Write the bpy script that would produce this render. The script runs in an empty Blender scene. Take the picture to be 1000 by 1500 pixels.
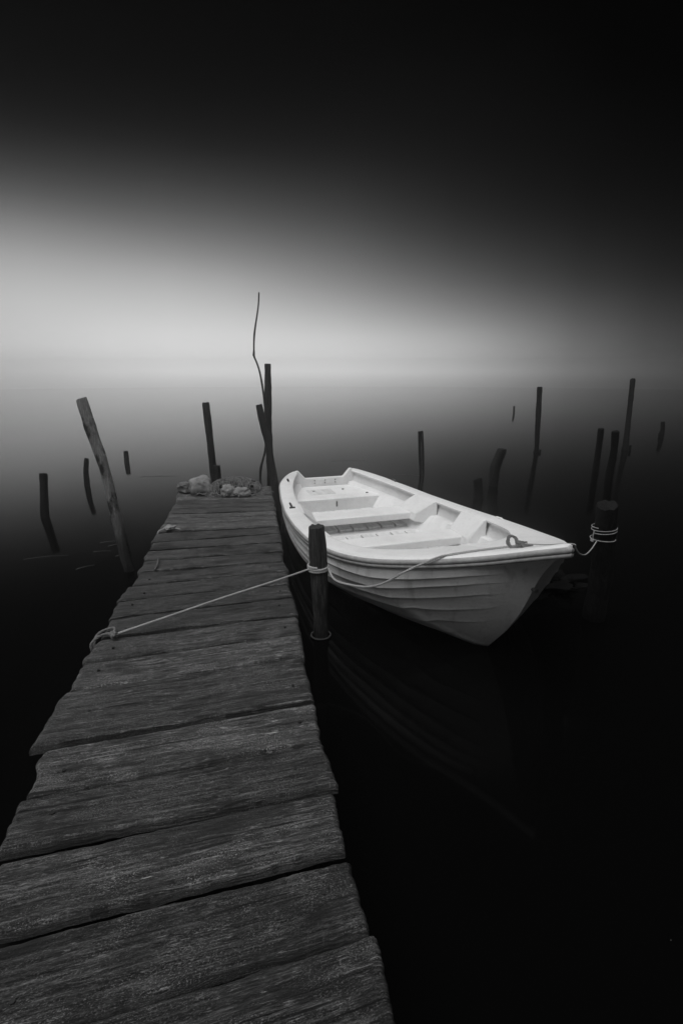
import bpy, bmesh, math, random
import numpy as np
from mathutils import Vector, Matrix, noise

S = bpy.context.scene
C = S.collection
R = math.radians
random.seed(7)

# ------------------------------------------------------------------ camera
PITCH = math.atan(205 / 720)
cam_d = bpy.data.cameras.new('camera')
cam = bpy.data.objects.new('camera', cam_d)
C.objects.link(cam)
cam.location = (0, 0, 1.65)
cam.rotation_euler = (R(90) - PITCH, 0, 0)
cam_d.sensor_fit = 'VERTICAL'
cam_d.sensor_height = 36
cam_d.lens = 36 * 720 / 1500
cam_d.clip_start = 0.02
cam_d.clip_end = 3000
S.camera = cam

# ------------------------------------------------------------------ exposure
S.view_settings.view_transform = 'Standard'
S.view_settings.look = 'None'
S.view_settings.exposure = 1.0
S.view_settings.gamma = 1.0
S.view_settings.use_curve_mapping = False
S.cycles.use_denoising = True
S.cycles.max_bounces = 10
S.cycles.volume_bounces = 8
S.cycles.sample_clamp_indirect = 4.0

# ------------------------------------------------------------------ sky: dark cloud over a bank of glowing mist
HAZE_DENSITY = 0.013
SKY_GAIN = 0.5
def lin(v):
    v = v / 255
    return v / 12.92 if v <= 0.04045 else ((v + 0.055) / 1.055) ** 2.4
W = bpy.data.worlds.new('World')
S.world = W
W.use_nodes = True
nt = W.node_tree
nt.nodes.clear()
def N(t, **k):
    n = nt.nodes.new(t)
    for a, b in k.items():
        setattr(n, a, b)
    return n
def lk(a, b):
    nt.links.new(a, b)
tc = N('ShaderNodeTexCoord')
sep = N('ShaderNodeSeparateXYZ'); lk(tc.outputs['Generated'], sep.inputs[0])
def mth(op, a, b=None):
    n = N('ShaderNodeMath', operation=op)
    for i, v in enumerate((a, b)):
        if v is None: continue
        if isinstance(v, (int, float)): n.inputs[i].default_value = v
        else: lk(v, n.inputs[i])
    return n.outputs[0]
az = mth('ARCTAN2', sep.outputs['X'], sep.outputs['Y'])          # 0 = straight ahead, positive to the right
el = mth('ARCSINE', sep.outputs['Z'])
elm = mth('DIVIDE', mth('ADD', el, R(10)), R(100))     # 0 = ten degrees below the horizon, 1 = zenith
EL = [0, 3, 6, 9, 12, 15, 18, 21, 25, 30, 40, 60, 90]
SKY = [  # azimuth in degrees, luminance at each elevation of EL
    (-180, [78, 80, 82, 84, 85, 85, 84, 82, 78, 72, 62, 42, 14]),
    (-95,  [120, 120, 120, 118, 114, 108, 102, 96, 88, 78, 60, 35, 14]),
    (-50,  [150, 155, 150, 135, 105, 66, 38, 22, 15, 12, 10, 10, 12]),
    (-33,  [176, 194, 192, 175, 139, 90, 50, 27, 18, 14, 10, 10, 12]),
    (-18,  [212, 213, 199, 174, 133, 91, 57, 31, 18, 13, 10, 10, 12]),
    (-3,   [212, 207, 180, 144, 109, 76, 50, 30, 18, 12, 9, 10, 12]),
    (12,   [186, 173, 133, 94, 64, 42, 29, 21, 15, 9, 8, 10, 12]),
    (27,   [102, 88, 66, 42, 28, 18, 13, 10, 6, 5, 5, 9, 12]),
    (38,   [54, 45, 32, 21, 15, 11, 8, 6, 5, 4, 5, 8, 12]),
    (95,   [20, 20, 18, 16, 16, 16, 16, 16, 16, 16, 18, 20, 12]),
    (180,  [40, 40, 40, 42, 44, 46, 46, 46, 46, 46, 46, 44, 12]),
]
def pchip(xs, ys):
    xs = np.array(xs, float); ys = np.array(ys, float)
    h = np.diff(xs); dl = np.diff(ys) / h
    m = np.zeros(len(xs))
    for i in range(1, len(xs) - 1):
        if dl[i - 1] * dl[i] > 0:
            w1 = 2 * h[i] + h[i - 1]; w2 = h[i] + 2 * h[i - 1]
            m[i] = (w1 + w2) / (w1 / dl[i - 1] + w2 / dl[i])
    m[0] = dl[0]; m[-1] = dl[-1]
    def f(x):
        x = min(max(x, xs[0]), xs[-1])
        i = min(max(int(np.searchsorted(xs, x) - 1), 0), len(h) - 1)
        t = (x - xs[i]) / h[i]
        return float((2*t**3-3*t*t+1)*ys[i] + (t**3-2*t*t+t)*h[i]*m[i] + (-2*t**3+3*t*t)*ys[i+1] + (t**3-t*t)*h[i]*m[i+1])
    return f

KN = [q[0] for q in SKY]
CURVES = [pchip(KN, [q[1][j] for q in SKY]) for j in range(len(EL))]
AZ = [-180, -130, -95, -75] + list(range(-60, 61, 6)) + [75, 95, 130, 180]
def unlin(v):
    return 255 * (v * 12.92 if v <= 0.0031308 else 1.055 * v ** (1 / 2.4) - 0.055)
EF = [1.25 * k for k in range(24)] + [30, 40, 50, 60, 75, 90]
FOG_DIM = 0.75          # the mist bank standing on the water is a little dimmer than the glow above it
def column(a):
    f0 = pchip(EL, [c(a) for c in CURVES])
    def f(x): return max(2.0, unlin(lin(f0(x)) * (1 + 0.34 * math.exp(-x / 3.2))) - 4.5 * min(1.0, x / 20) * (1 if abs(a) < 70 else 0))
    low = unlin(lin(f(1.6)) * FOG_DIM)
    return [low, 0.4 * f(0) + 0.6 * low] + [f(x) for x in EF]
SKY = [(a, column(a)) for a in AZ]           # the same table, smoothed in azimuth and elevation
EL = [-1.7, -0.85] + EF
cur = None
for k, (a0, vals) in enumerate(SKY):
    rp = N('ShaderNodeValToRGB')
    rp.color_ramp.interpolation = 'LINEAR'
    e = rp.color_ramp.elements
    for j, (x, v) in enumerate(zip(EL, vals)):
        l = lin(v)
        if j < 2:
            q = e[j]; q.position = (x + 10) / 100
        else:
            q = e.new((x + 10) / 100)
        q.color = (l, l, l, 1)
    lk(elm, rp.inputs[0])
    if cur is None:
        cur = rp.outputs[0]
    else:
        mr = N('ShaderNodeMapRange')
        lk(az, mr.inputs[0])
        mr.inputs[1].default_value = R(SKY[k - 1][0]); mr.inputs[2].default_value = R(a0)
        mx = N('ShaderNodeMix', data_type='RGBA')
        lk(mr.outputs[0], mx.inputs[0]); lk(cur, mx.inputs[6]); lk(rp.outputs[0], mx.inputs[7])
        cur = mx.outputs[2]
bg = N('ShaderNodeBackground'); bg.inputs[1].default_value = SKY_GAIN
lk(cur, bg.inputs[0])
wo = N('ShaderNodeOutputWorld'); lk(bg.outputs[0], wo.inputs[0])

# ------------------------------------------------------------------ sun: soft overcast light from behind the camera, high on the left
sun_d = bpy.data.lights.new('sun', 'SUN')
sun_d.energy = 1.3
sun_d.angle = R(60)
sun_d.color = (1, 1, 1)
sun = bpy.data.objects.new('sun', sun_d)
C.objects.link(sun)
SUN_EL, SUN_AZ = R(73), R(-142)
sdir = Vector((math.sin(SUN_AZ) * math.cos(SUN_EL), math.cos(SUN_AZ) * math.cos(SUN_EL), math.sin(SUN_EL)))
sun.rotation_euler = sdir.to_track_quat('Z', 'Y').to_euler()
sun.location = sdir * 20

# ------------------------------------------------------------------ helpers
def fbm(p, o=4):
    return noise.fractal(Vector(p), 1.0, 2.0, o)

def obj(name, verts, faces, mat, parent=None, loc=(0, 0, 0), smooth=True, sharp=40, label=None):
    me = bpy.data.meshes.new(name)
    me.from_pydata([tuple(v) for v in verts], [], faces)
    bm = bmesh.new(); bm.from_mesh(me)
    bmesh.ops.recalc_face_normals(bm, faces=bm.faces)
    bm.to_mesh(me); bm.free()
    if smooth:
        me.shade_smooth()
        if sharp: me.set_sharp_from_angle(angle=R(sharp))
    me.materials.append(mat)
    o = bpy.data.objects.new(name, me)
    o.location = loc
    C.objects.link(o)
    if parent: o.parent = parent
    if label: o['label'] = label
    return o

def tag(o, label, cat, group=None):
    o['label'] = label; o['category'] = cat
    if group: o['group'] = group
    return o

def thing(name, label, cat, loc=(0, 0, 0), rz=0, group=None):
    o = bpy.data.objects.new(name, None)
    o.empty_display_size = 0.1
    o.location = loc; o.rotation_euler = (0, 0, rz)
    C.objects.link(o)
    return tag(o, label, cat, group)

def spline(pts, step):
    """Catmull-Rom through pts, resampled at about `step` metres."""
    P = [Vector(p) for p in pts]
    P = [P[0] * 2 - P[1]] + P + [P[-1] * 2 - P[-2]]
    out = []
    for i in range(1, len(P) - 2):
        a, b, c, d = P[i-1], P[i], P[i+1], P[i+2]
        n = max(2, int((c - b).length / step))
        for k in range(n):
            t = k / n
            out.append(0.5 * ((2*b) + (c-a)*t + (2*a-5*b+4*c-d)*t*t + (3*b-a-3*c+d)*t**3))
    out.append(P[-2].copy())
    return out

def frames(path):
    T = [(path[min(i+1, len(path)-1)] - path[max(i-1, 0)]).normalized() for i in range(len(path))]
    up = Vector((0, 0, 1)) if abs(T[0].z) < 0.9 else Vector((1, 0, 0))
    n = (up - T[0] * up.dot(T[0])).normalized()
    out = []
    for t in T:
        n = (n - t * n.dot(t))
        n = n.normalized() if n.length > 1e-6 else t.orthogonal().normalized()
        out.append((n, t.cross(n)))
    return out

def add_tube(V, F, path, rad, sides=8, cap=True):
    fr = frames(path)
    b0 = len(V)
    for i, (p, (n, b)) in enumerate(zip(path, fr)):
        r = rad(i / (len(path) - 1)) if callable(rad) else rad
        for s in range(sides):
            a = 2 * math.pi * s / sides
            V.append(p + n * (r * math.cos(a)) + b * (r * math.sin(a)))
    for i in range(len(path) - 1):
        for s in range(sides):
            t = (s + 1) % sides
            F.append((b0+i*sides+s, b0+i*sides+t, b0+(i+1)*sides+t, b0+(i+1)*sides+s))
    if cap:
        F.append(tuple(b0 + s for s in reversed(range(sides))))
        F.append(tuple(b0 + (len(path)-1)*sides + s for s in range(sides)))

def add_rope(V, F, pts, r, pitch=None, step=None, sides=6):
    """Three twisted strands along a smooth path."""
    pitch = pitch or r * 7
    path = spline(pts, step or r * 0.7)
    fr = frames(path)
    L = [0.0]
    for a, b in zip(path[:-1], path[1:]): L.append(L[-1] + (b - a).length)
    for k in range(3):
        sub = []
        for p, (n, b), l in zip(path, fr, L):
            a = 2 * math.pi * (l / pitch + k / 3)
            sub.append(p + n * (0.48 * r * math.cos(a)) + b * (0.48 * r * math.sin(a)))
        add_tube(V, F, sub, r * 0.56, sides)

def add_box(V, F, x0, x1, y0, y1, z0, z1):
    b = len(V)
    for z in (z0, z1):
        for x, y in ((x0, y0), (x1, y0), (x1, y1), (x0, y1)): V.append(Vector((x, y, z)))
    for f in ((3,2,1,0), (4,5,6,7), (0,1,5,4), (1,2,6,5), (2,3,7,6), (3,0,4,7)):
        F.append(tuple(b + i for i in f))

def bevel(o, w, seg=2):
    m = o.modifiers.new('bevel', 'BEVEL'); m.width = w; m.segments = seg; m.limit_method = 'ANGLE'; m.angle_limit = R(35)

# ------------------------------------------------------------------ materials
class Mat:
    def __init__(s, name):
        s.m = bpy.data.materials.new(name); s.m.use_nodes = True
        s.t = s.m.node_tree; s.b = s.t.nodes['Principled BSDF']
        s.b.inputs['Specular IOR Level'].default_value = 0.3
    def n(s, t, **k):
        x = s.t.nodes.new(t)
        for a, b in k.items(): setattr(x, a, b)
        return x
    def l(s, a, b): s.t.links.new(a, b)
    def coord(s, kind='Object', scale=(1, 1, 1)):
        c = s.n('ShaderNodeTexCoord'); m = s.n('ShaderNodeMapping')
        m.inputs['Scale'].default_value = scale
        s.l(c.outputs[kind], m.inputs[0]); return m.outputs[0]
    def noise(s, vec, scale, detail=6, rough=0.6, dist=0):
        x = s.n('ShaderNodeTexNoise')
        x.inputs['Scale'].default_value = scale; x.inputs['Detail'].default_value = detail
        x.inputs['Roughness'].default_value = rough; x.inputs['Distortion'].default_value = dist
        s.l(vec, x.inputs['Vector']); return x.outputs['Fac']
    def ramp(s, fac, stops):
        x = s.n('ShaderNodeValToRGB'); e = x.color_ramp.elements
        for i, (p, v) in enumerate(stops):
            q = e[i] if i < 2 else e.new(p)
            q.position = p; q.color = (v, v, v, 1)
        s.l(fac, x.inputs[0]); return x.outputs[0]
    def math(s, op, a, b):
        x = s.n('ShaderNodeMath', operation=op)
        for i, v in enumerate((a, b)):
            if isinstance(v, (int, float)): x.inputs[i].default_value = v
            else: s.l(v, x.inputs[i])
        return x.outputs[0]
    def mix(s, f, a, b):
        x = s.n('ShaderNodeMix', data_type='RGBA')
        for i, v in ((0, f), (6, a), (7, b)):
            if isinstance(v, (int, float)):
                x.inputs[i].default_value = v if i == 0 else (v, v, v, 1)
            else: s.l(v, x.inputs[i])
        return x.outputs[2]
    def color(s, c):
        if isinstance(c, (int, float)): s.b.inputs['Base Color'].default_value = (c, c, c, 1)
        else: s.l(c, s.b.inputs['Base Color'])
    def rough(s, r):
        if isinstance(r, (int, float)): s.b.inputs['Roughness'].default_value = r
        else: s.l(r, s.b.inputs['Roughness'])
    def bump(s, h, strength=0.5, dist=0.01):
        x = s.n('ShaderNodeBump'); x.inputs['Strength'].default_value = strength; x.inputs['Distance'].default_value = dist
        s.l(h, x.inputs['Height']); s.l(x.outputs[0], s.b.inputs['Normal'])

def wood_post(name, lo, hi, patch=None):
    m = Mat(name)
    v = m.coord('Object', (1, 1, 0.07))
    g = m.noise(v, 110, 10, 0.75, 0.5)
    big = m.noise(m.coord('Object', (1, 1, 0.5)), 7, 5, 0.6)
    c = m.ramp(g, [(0.36, lo), (0.5, (lo + hi) * 0.35), (0.66, hi)])
    if patch is not None:
        c = m.mix(m.ramp(big, [(0.52, 0), (0.6, 1)]), c, patch)
    else:
        c = m.mix(m.ramp(big, [(0.3, 0), (0.75, 0.6)]), c, lo)
    if patch is not None:                                   # soaked, muddy foot of the pole
        sz = m.n('ShaderNodeSeparateXYZ'); m.l(m.coord('Object'), sz.inputs[0])
        c = m.mix(m.ramp(m.math('SUBTRACT', sz.outputs[2], m.math('MULTIPLY', big, 0.5)), [(0.0, 0.9), (0.35, 0.0)]), c, 0.03)
    m.color(c); m.rough(0.9); m.bump(g, 1.0, 0.02); m.b.inputs['Specular IOR Level'].default_value = 0.12
    return m.m

M = {}
M['post'] = wood_post('dark_wet_wood', 0.009, 0.05)
M['post_far'] = wood_post('black_soaked_wood', 0.003, 0.018)
M['post_grey'] = wood_post('weathered_post_wood', 0.012, 0.17)
M['post_pale'] = wood_post('bleached_wood', 0.24, 0.55, 0.05)
M['twig'] = wood_post('twig_bark', 0.02, 0.08)

# deck planks: uv runs along the plank (u, metres) and across it (v, metres); tone varies per plank
m = Mat('weathered_deck_wood')
uv = m.n('ShaderNodeUVMap'); uv.uv_map = 'grain'
def uvs(x, y):
    q = m.n('ShaderNodeMapping'); q.inputs['Scale'].default_value = (x, y, 1); m.l(uv.outputs[0], q.inputs[0]); return q.outputs[0]
fib = m.noise(uvs(4.5, 80), 1.0, 10, 0.74, 0.3)
longg = m.noise(uvs(0.9, 130), 1.0, 6, 0.7, 0.25)
fine = m.noise(uvs(40, 320), 1.0, 8, 0.8, 0.6)
wear = m.noise(uvs(4.0, 9.0), 1.0, 8, 0.7, 0.8)
fleck = m.noise(uvs(26, 230), 1.0, 6, 0.75, 0.3)
fleck2 = m.noise(uvs(7, 26), 1.0, 8, 0.8, 0.6)
crack = m.noise(uvs(2.2, 85), 1.0, 4, 0.6, 0.6)
base = m.ramp(m.math('ADD', m.math('MULTIPLY', fib, 0.5), m.math('MULTIPLY', fine, 0.5)), [(0.42, 0.003), (0.48, 0.020), (0.54, 0.105), (0.63, 0.38)])
base = m.mix(m.ramp(longg, [(0.38, 0.85), (0.50, 0.0)]), base, 0.008)
at = m.n('ShaderNodeAttribute'); at.attribute_name = 'tone'
col = m.mix(m.ramp(wear, [(0.36, 0.8), (0.56, 0.0)]), base, 0.012)
fl = m.math('MULTIPLY', m.ramp(fleck, [(0.54, 0), (0.60, 1)]), m.ramp(fleck2, [(0.50, 0.02), (0.62, 1)]))
col = m.mix(fl, col, 0.46)
lich = m.noise(uvs(190, 300), 1.0, 6, 0.75, 0.3); lich2 = m.noise(uvs(5, 9), 1.0, 5, 0.7, 0.5)
col = m.mix(m.math('MULTIPLY', m.ramp(lich, [(0.53, 0), (0.62, 0.95)]), m.ramp(lich2, [(0.38, 0.06), (0.58, 1)])), col, 0.40)
damp = m.noise(uvs(1.6, 3.5), 1.0, 5, 0.6, 0.8)
col = m.mix(m.ramp(damp, [(0.34, 0.75), (0.47, 0.0)]), col, 0.012)
col = m.mix(m.ramp(crack, [(0.34, 0.95), (0.40, 0.0)]), col, 0.004)
# knots
vo = m.n('ShaderNodeTexVoronoi'); vo.inputs['Scale'].default_value = 1.0; vo.inputs['Randomness'].default_value = 1.0
m.l(uvs(2.2, 5.2), vo.inputs['Vector'])
kn = m.ramp(vo.outputs['Distance'], [(0.05, 1), (0.13, 0.0)])
col = m.mix(m.math('MULTIPLY', kn, 0.8), col, 0.008)
mul = m.n('ShaderNodeMix', data_type='RGBA', blend_type='MULTIPLY'); mul.inputs[0].default_value = 1
m.l(col, mul.inputs[6]); m.l(at.outputs['Fac'], mul.inputs[7])
m.color(mul.outputs[2]); m.rough(m.ramp(fib, [(0.35, 0.42), (0.65, 0.7)])); m.b.inputs['Specular IOR Level'].default_value = 0.5
m.bump(m.math('ADD', m.math('ADD', m.math('ADD', fib, longg), m.math('MULTIPLY', fine, 0.5)), m.math('MULTIPLY', fleck2, 0.6)), 1.0, 0.010)
M['deck'] = m.m

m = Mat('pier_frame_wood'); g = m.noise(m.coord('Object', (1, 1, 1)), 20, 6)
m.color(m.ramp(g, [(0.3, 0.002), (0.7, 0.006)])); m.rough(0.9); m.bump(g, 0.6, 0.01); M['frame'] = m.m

m = Mat('white_gelcoat')
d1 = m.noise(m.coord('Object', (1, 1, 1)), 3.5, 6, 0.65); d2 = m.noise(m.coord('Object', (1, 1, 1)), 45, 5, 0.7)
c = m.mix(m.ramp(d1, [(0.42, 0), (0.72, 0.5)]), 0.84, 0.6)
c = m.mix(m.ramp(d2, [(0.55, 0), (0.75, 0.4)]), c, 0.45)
sc = m.noise(m.coord('Object', (3, 12, 8)), 16, 7, 0.75, 1.0)
c = m.mix(m.ramp(sc, [(0.62, 0), (0.74, 0.4)]), c, 0.35)
m.color(c); m.rough(m.ramp(d1, [(0.3, 0.42), (0.7, 0.6)])); m.bump(d2, 0.08, 0.004); M['gel'] = m.m
m = Mat('hull_gelcoat')
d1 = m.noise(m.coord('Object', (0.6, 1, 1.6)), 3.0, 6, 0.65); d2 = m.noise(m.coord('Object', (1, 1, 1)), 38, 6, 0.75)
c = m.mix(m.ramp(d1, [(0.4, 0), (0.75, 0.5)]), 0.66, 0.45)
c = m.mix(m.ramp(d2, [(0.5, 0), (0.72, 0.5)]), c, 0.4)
sz = m.n('ShaderNodeSeparateXYZ'); m.l(m.coord('Object'), sz.inputs[0])
d3 = m.noise(m.coord('Object', (1, 1, 0.3)), 6, 5, 0.7)
lv = m.math('ADD', sz.outputs[2], m.math('MULTIPLY', d3, 0.16))
c = m.mix(m.ramp(lv, [(0.07, 0.85), (0.15, 0.0)]), c, 0.09)       # scum left along the waterline
dr = m.noise(m.coord('Object', (1, 1, 0.06)), 16, 4, 0.6)
c = m.mix(m.ramp(dr, [(0.56, 0), (0.7, 0.45)]), c, 0.28)          # runs of dirt down the side
m.color(c); m.rough(0.5); m.bump(d2, 0.12, 0.004); M['hull'] = m.m
m = Mat('grey_rub_rail'); d2 = m.noise(m.coord('Object'), 30, 5, 0.7)
m.color(m.ramp(d2, [(0.3, 0.22), (0.7, 0.38)])); m.rough(0.6); M['rail'] = m.m
m = Mat('floorboard_paint'); d1 = m.noise(m.coord('Object', (0.4, 2, 1)), 9, 6, 0.7)
m.color(m.ramp(d1, [(0.3, 0.5), (0.6, 0.74), (0.8, 0.58)])); m.rough(0.6); M['floor'] = m.m
m = Mat('black_rubber'); m.color(0.02); m.rough(0.6); M['black'] = m.m
m = Mat('dull_metal'); m.color(0.12); m.rough(0.5); m.b.inputs['Metallic'].default_value = 0.6; M['metal'] = m.m

def rope_mat(name, lo, hi):
    m = Mat(name); g = m.noise(m.coord('Object'), 220, 4, 0.7); k = m.noise(m.coord('Object'), 14, 3)
    m.color(m.mix(m.ramp(k, [(0.4, 0), (0.7, 0.5)]), m.ramp(g, [(0.3, lo), (0.7, hi)]), lo)); m.rough(0.9); m.bump(g, 0.5, 0.003)
    return m.m
M['rope'] = rope_mat('pale_hemp_rope', 0.24, 0.54)
M['rope_grey'] = rope_mat('grey_rope', 0.08, 0.24)
M['rope_dark'] = rope_mat('soaked_rope', 0.03, 0.10)
M['net'] = rope_mat('net_twine', 0.06, 0.34)
M['reed'] = rope_mat('dry_reed', 0.06, 0.17)

def stone_mat(name, lo, hi):
    m = Mat(name); a = m.noise(m.coord('Object'), 9, 8, 0.7); b = m.noise(m.coord('Object'), 70, 5, 0.7)
    m.color(m.mix(m.ramp(b, [(0.4, 0), (0.7, 0.6)]), m.ramp(a, [(0.3, lo), (0.65, hi)]), lo)); m.rough(0.9); m.bump(b, 0.7, 0.01)
    return m.m
M['stone'] = stone_mat('pale_stone', 0.12, 0.36)
M['stone_dark'] = stone_mat('grey_stone', 0.07, 0.22)
M['dark_mass'] = stone_mat('black_mass', 0.002, 0.007)
M['dark_mass'].node_tree.nodes['Principled BSDF'].inputs['Specular IOR Level'].default_value = 0.05
M['netbody'] = stone_mat('bundled_net', 0.02, 0.09)

m = Mat('still_dark_water')
m.color(0.002); m.rough(0.085)
m.b.inputs['IOR'].default_value = 1.26; m.b.inputs['Specular IOR Level'].default_value = 0.5
w1 = m.noise(m.coord('Object', (0.5, 2.2, 1)), 1.4, 5, 0.6); w2 = m.noise(m.coord('Object', (0.8, 3, 1)), 9, 4, 0.6)
m.bump(m.math('ADD', w1, m.math('MULTIPLY', w2, 0.12)), 0.02, 0.01)
M['water'] = m.m

# ------------------------------------------------------------------ water and haze
V = [(0, 0, 0)]; F = []
RINGS = [2, 4, 7, 11, 16, 24, 34, 46, 60]; NA = 96
for r in RINGS:
    for k in range(NA): V.append((r * math.cos(2 * math.pi * k / NA), r * math.sin(2 * math.pi * k / NA), 0))
for k in range(NA): F.append((0, 1 + k, 1 + (k + 1) % NA))
for j in range(len(RINGS) - 1):
    for k in range(NA):
        a, b = 1 + j * NA + k, 1 + j * NA + (k + 1) % NA
        F.append((a, a + NA, b + NA, b))
w = obj('water', V, F, M['water']); w['kind'] = 'structure'

# ------------------------------------------------------------------ pier
ZD = 0.35
RIGHT = [(0.36, -1.3), (0.30, -0.5), (0.14, 0.42), (0.095, 0.67), (0.066, 0.868), (0.019, 1.069), (-0.018, 1.289), (-0.07, 1.504), (-0.107, 1.738), (-0.178, 2.056), (-0.212, 2.279), (-0.244, 2.488),
         (-0.289, 2.724), (-0.332, 2.905), (-0.364, 3.119), (-0.411, 3.296), (-0.44, 3.50), (-0.478, 3.694), (-0.518, 3.936), (-0.553, 4.127), (-0.591, 4.336), (-0.642, 4.639), (-0.697, 4.956), (-0.735, 5.16), (-0.775, 5.40), (-0.821, 5.653)]
fr_ = pchip([p[1] for p in RIGHT], [p[0] for p in RIGHT])
LEFT = [(-0.55, -1.3), (-0.60, -0.4), (-0.74, 0.50), (-0.83, 0.80), (-0.96, 1.055), (-1.01, 1.215), (-1.10, 1.463), (-1.16, 1.801), (-1.21, 2.011), (-1.235, 2.258), (-1.275, 2.441), (-1.325, 2.659),
        (-1.33, 2.863), (-1.365, 3.083), (-1.46, 3.507), (-1.505, 3.694), (-1.56, 3.936), (-1.60, 4.229), (-1.645, 4.448), (-1.70, 4.819), (-1.80, 5.2), (-1.926, 5.689)]
fl_ = pchip([p[1] for p in LEFT], [p[0] for p in LEFT])
# boundaries between planks: y where the gap meets the right edge / the left edge
BR = [-1.30, -1.05, -0.80, -0.55, -0.30, -0.05, 0.20, 0.42, 0.64, 0.868, 1.069, 1.289, 1.504, 1.738, 2.056, 2.279, 2.488, 2.724, 2.905, 3.119, 3.296, 3.50, 3.694, 3.936, 4.127, 4.336, 4.48, 4.639, 4.80, 4.956, 5.10, 5.25, 5.42, 5.653]
BL = [-1.62, -1.36, -1.10, -0.85, -0.60, -0.34, -0.08, 0.16, 0.40, 0.63, 0.840, 1.050, 1.250, 1.463, 1.801, 2.011, 2.230, 2.441, 2.659, 2.863, 3.083, 3.30, 3.507, 3.694, 3.936, 4.20, 4.36, 4.52, 4.70, 4.88, 5.04, 5.22, 5.42, 5.69]
GAP = [.012, .012, .012, .012, .012, .012, .012, .012, .012, .014, .030, .038, .016, .022, .012, .020, .016, .020, .014, .026, .016, .026, .022, .028, .024, .026, .018, .026, .020, .022, .026, .020, .020, .0]
rnd = random.Random(11)
pier = thing('pier', 'weathered narrow plank pier running out over the still dark water', 'pier', (-0.5, 2.2, 0))
PO = Vector((-0.5, 2.2, 0))
V = []; F = []; UV = []; TONE = []
def add_plank(yr0, yr1, yl0, yl1, g0, g1, idx, xl_off, xr_off, dz, tilt):
    near = yr0 < 2.4
    nu, nv = (150, 20) if near else ((90, 12) if yr0 < 3.6 else (60, 8))
    if yr1 < 0.3: nu, nv = 30, 6
    tone = rnd.choice((0.66, 0.82, 1.0, 1.15, 1.38)) * rnd.uniform(0.93, 1.07)
    u0 = rnd.uniform(0, 50); v0 = rnd.uniform(0, 50)
    sd = idx * 7.3
    th = 0.042
    gs = ((yr0 + yr1) - (yl0 + yl1)) / 2 / (fr_((yr0 + yr1) / 2) - fl_((yl0 + yl1) / 2))
    def P(a, b):          # a along (0 left .. 1 right), b across (0 near .. 1 far)
        yn = yl0 + (yr0 - yl0) * a + g0 * .5; yf = yl1 + (yr1 - yl1) * a - g1 * .5
        y = yn + (yf - yn) * b
        ymid_l = yl0 + (yl1 - yl0) * b; ymid_r = yr0 + (yr1 - yr0) * b
        xl = fl_((yl0 + yl1) / 2) + xl_off + 0.8 * (fl_(ymid_l) - fl_((yl0 + yl1) / 2)); xr = fr_((yr0 + yr1) / 2) + xr_off + 1.0 * (fr_(ymid_r) - fr_((yr0 + yr1) / 2))
        xl += 0.014 * fbm((sd, b * 3.0, 1.1)) + 0.004 * fbm((sd, b * 14, 3.1)); xr += 0.005 * fbm((sd, b * 3.0, 8.1)) + 0.004 * fbm((sd, b * 14, 5.1))
        return xl + (xr - xl) * a, y
    base_i = len(V)
    top = []
    width = (yr1 - yr0)
    for j in range(nv + 1):
        b = j / nv
        b = b + 0.18 * math.sin(2 * math.pi * b) / (2 * math.pi) * -1   # denser towards the edges
        for i in range(nu + 1):
            a = i / nu
            x, y = P(a, b)
            ew = 0.006 * fbm((x * 2.2, sd, b * 2)) + 0.003 * fbm((x * 11, sd + 3, b * 2)) + 0.001 * fbm((x * 40, sd + 9, b))
            edge = min(b, 1 - b)
            y += ew * max(0, 1 - edge * 5) * (1 if b < .5 else -1)
            dist = edge * width
            z = ZD + dz + tilt * (b - 0.5) + 0.006 * fbm((x * 1.3, sd, 0.3)) + 0.004 * fbm((x * 3, y * 8, sd))
            yg = y - gs * x
            z += 0.0035 * fbm((x * 4, yg * 60, sd), 4) + 0.0015 * fbm((x * 18, yg * 160, sd), 3)
            rr = 0.007 + 0.004 * fbm((x * 5, sd, 4 + round(b)))
            if dist < rr:
                z -= (rr - math.sqrt(max(0, rr * rr - (rr - dist) ** 2))) * 0.9
            ae = min(a, 1 - a) * 1.1
            if ae < 0.02: z -= (0.02 - ae) ** 2 / 0.02 * 0.8
            V.append(Vector((x, y, z)) - PO)
            UV.append((u0 + x, v0 + y - gs * x)); TONE.append(tone)
    W1 = nu + 1
    for j in range(nv):
        for i in range(nu):
            q = base_i + j * W1 + i
            F.append((q, q + 1, q + W1 + 1, q + W1))
    # skirt: sides and underside
    ring = [base_i + i for i in range(W1)] + [base_i + j * W1 + nu for j in range(1, nv + 1)] \
        + [base_i + nv * W1 + i for i in range(nu - 1, -1, -1)] + [base_i + j * W1 for j in range(nv - 1, 0, -1)]
    low = []
    for q in ring:
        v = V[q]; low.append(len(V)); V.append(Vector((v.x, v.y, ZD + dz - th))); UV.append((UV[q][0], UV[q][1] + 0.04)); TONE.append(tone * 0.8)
    n = len(ring)
    for k in range(n):
        F.append((ring[k], low[k], low[(k + 1) % n], ring[(k + 1) % n]))
    F.append(tuple(low))
for i in range(len(BR) - 1):
    xl = rnd.uniform(-0.014, 0.008); xr = rnd.uniform(-0.007, 0.007)
    if i == 13: xl = -0.020
    if i == 12: xl = 0.03
    if i == 8: xr = 0.022
    add_plank(BR[i], BR[i+1], BL[i], BL[i+1], GAP[i], GAP[i+1], i, xl, xr, rnd.uniform(-0.003, 0.003), rnd.uniform(-0.003, 0.003))
deck = obj('deck', V, F, M['deck'], pier, sharp=60)
me = deck.data
ul = me.uv_layers.new(name='grain')
li = np.zeros(len(me.loops), int); me.loops.foreach_get('vertex_index', li)
ul.data.foreach_set('uv', np.array(UV, dtype=np.float32)[li].ravel())
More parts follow.
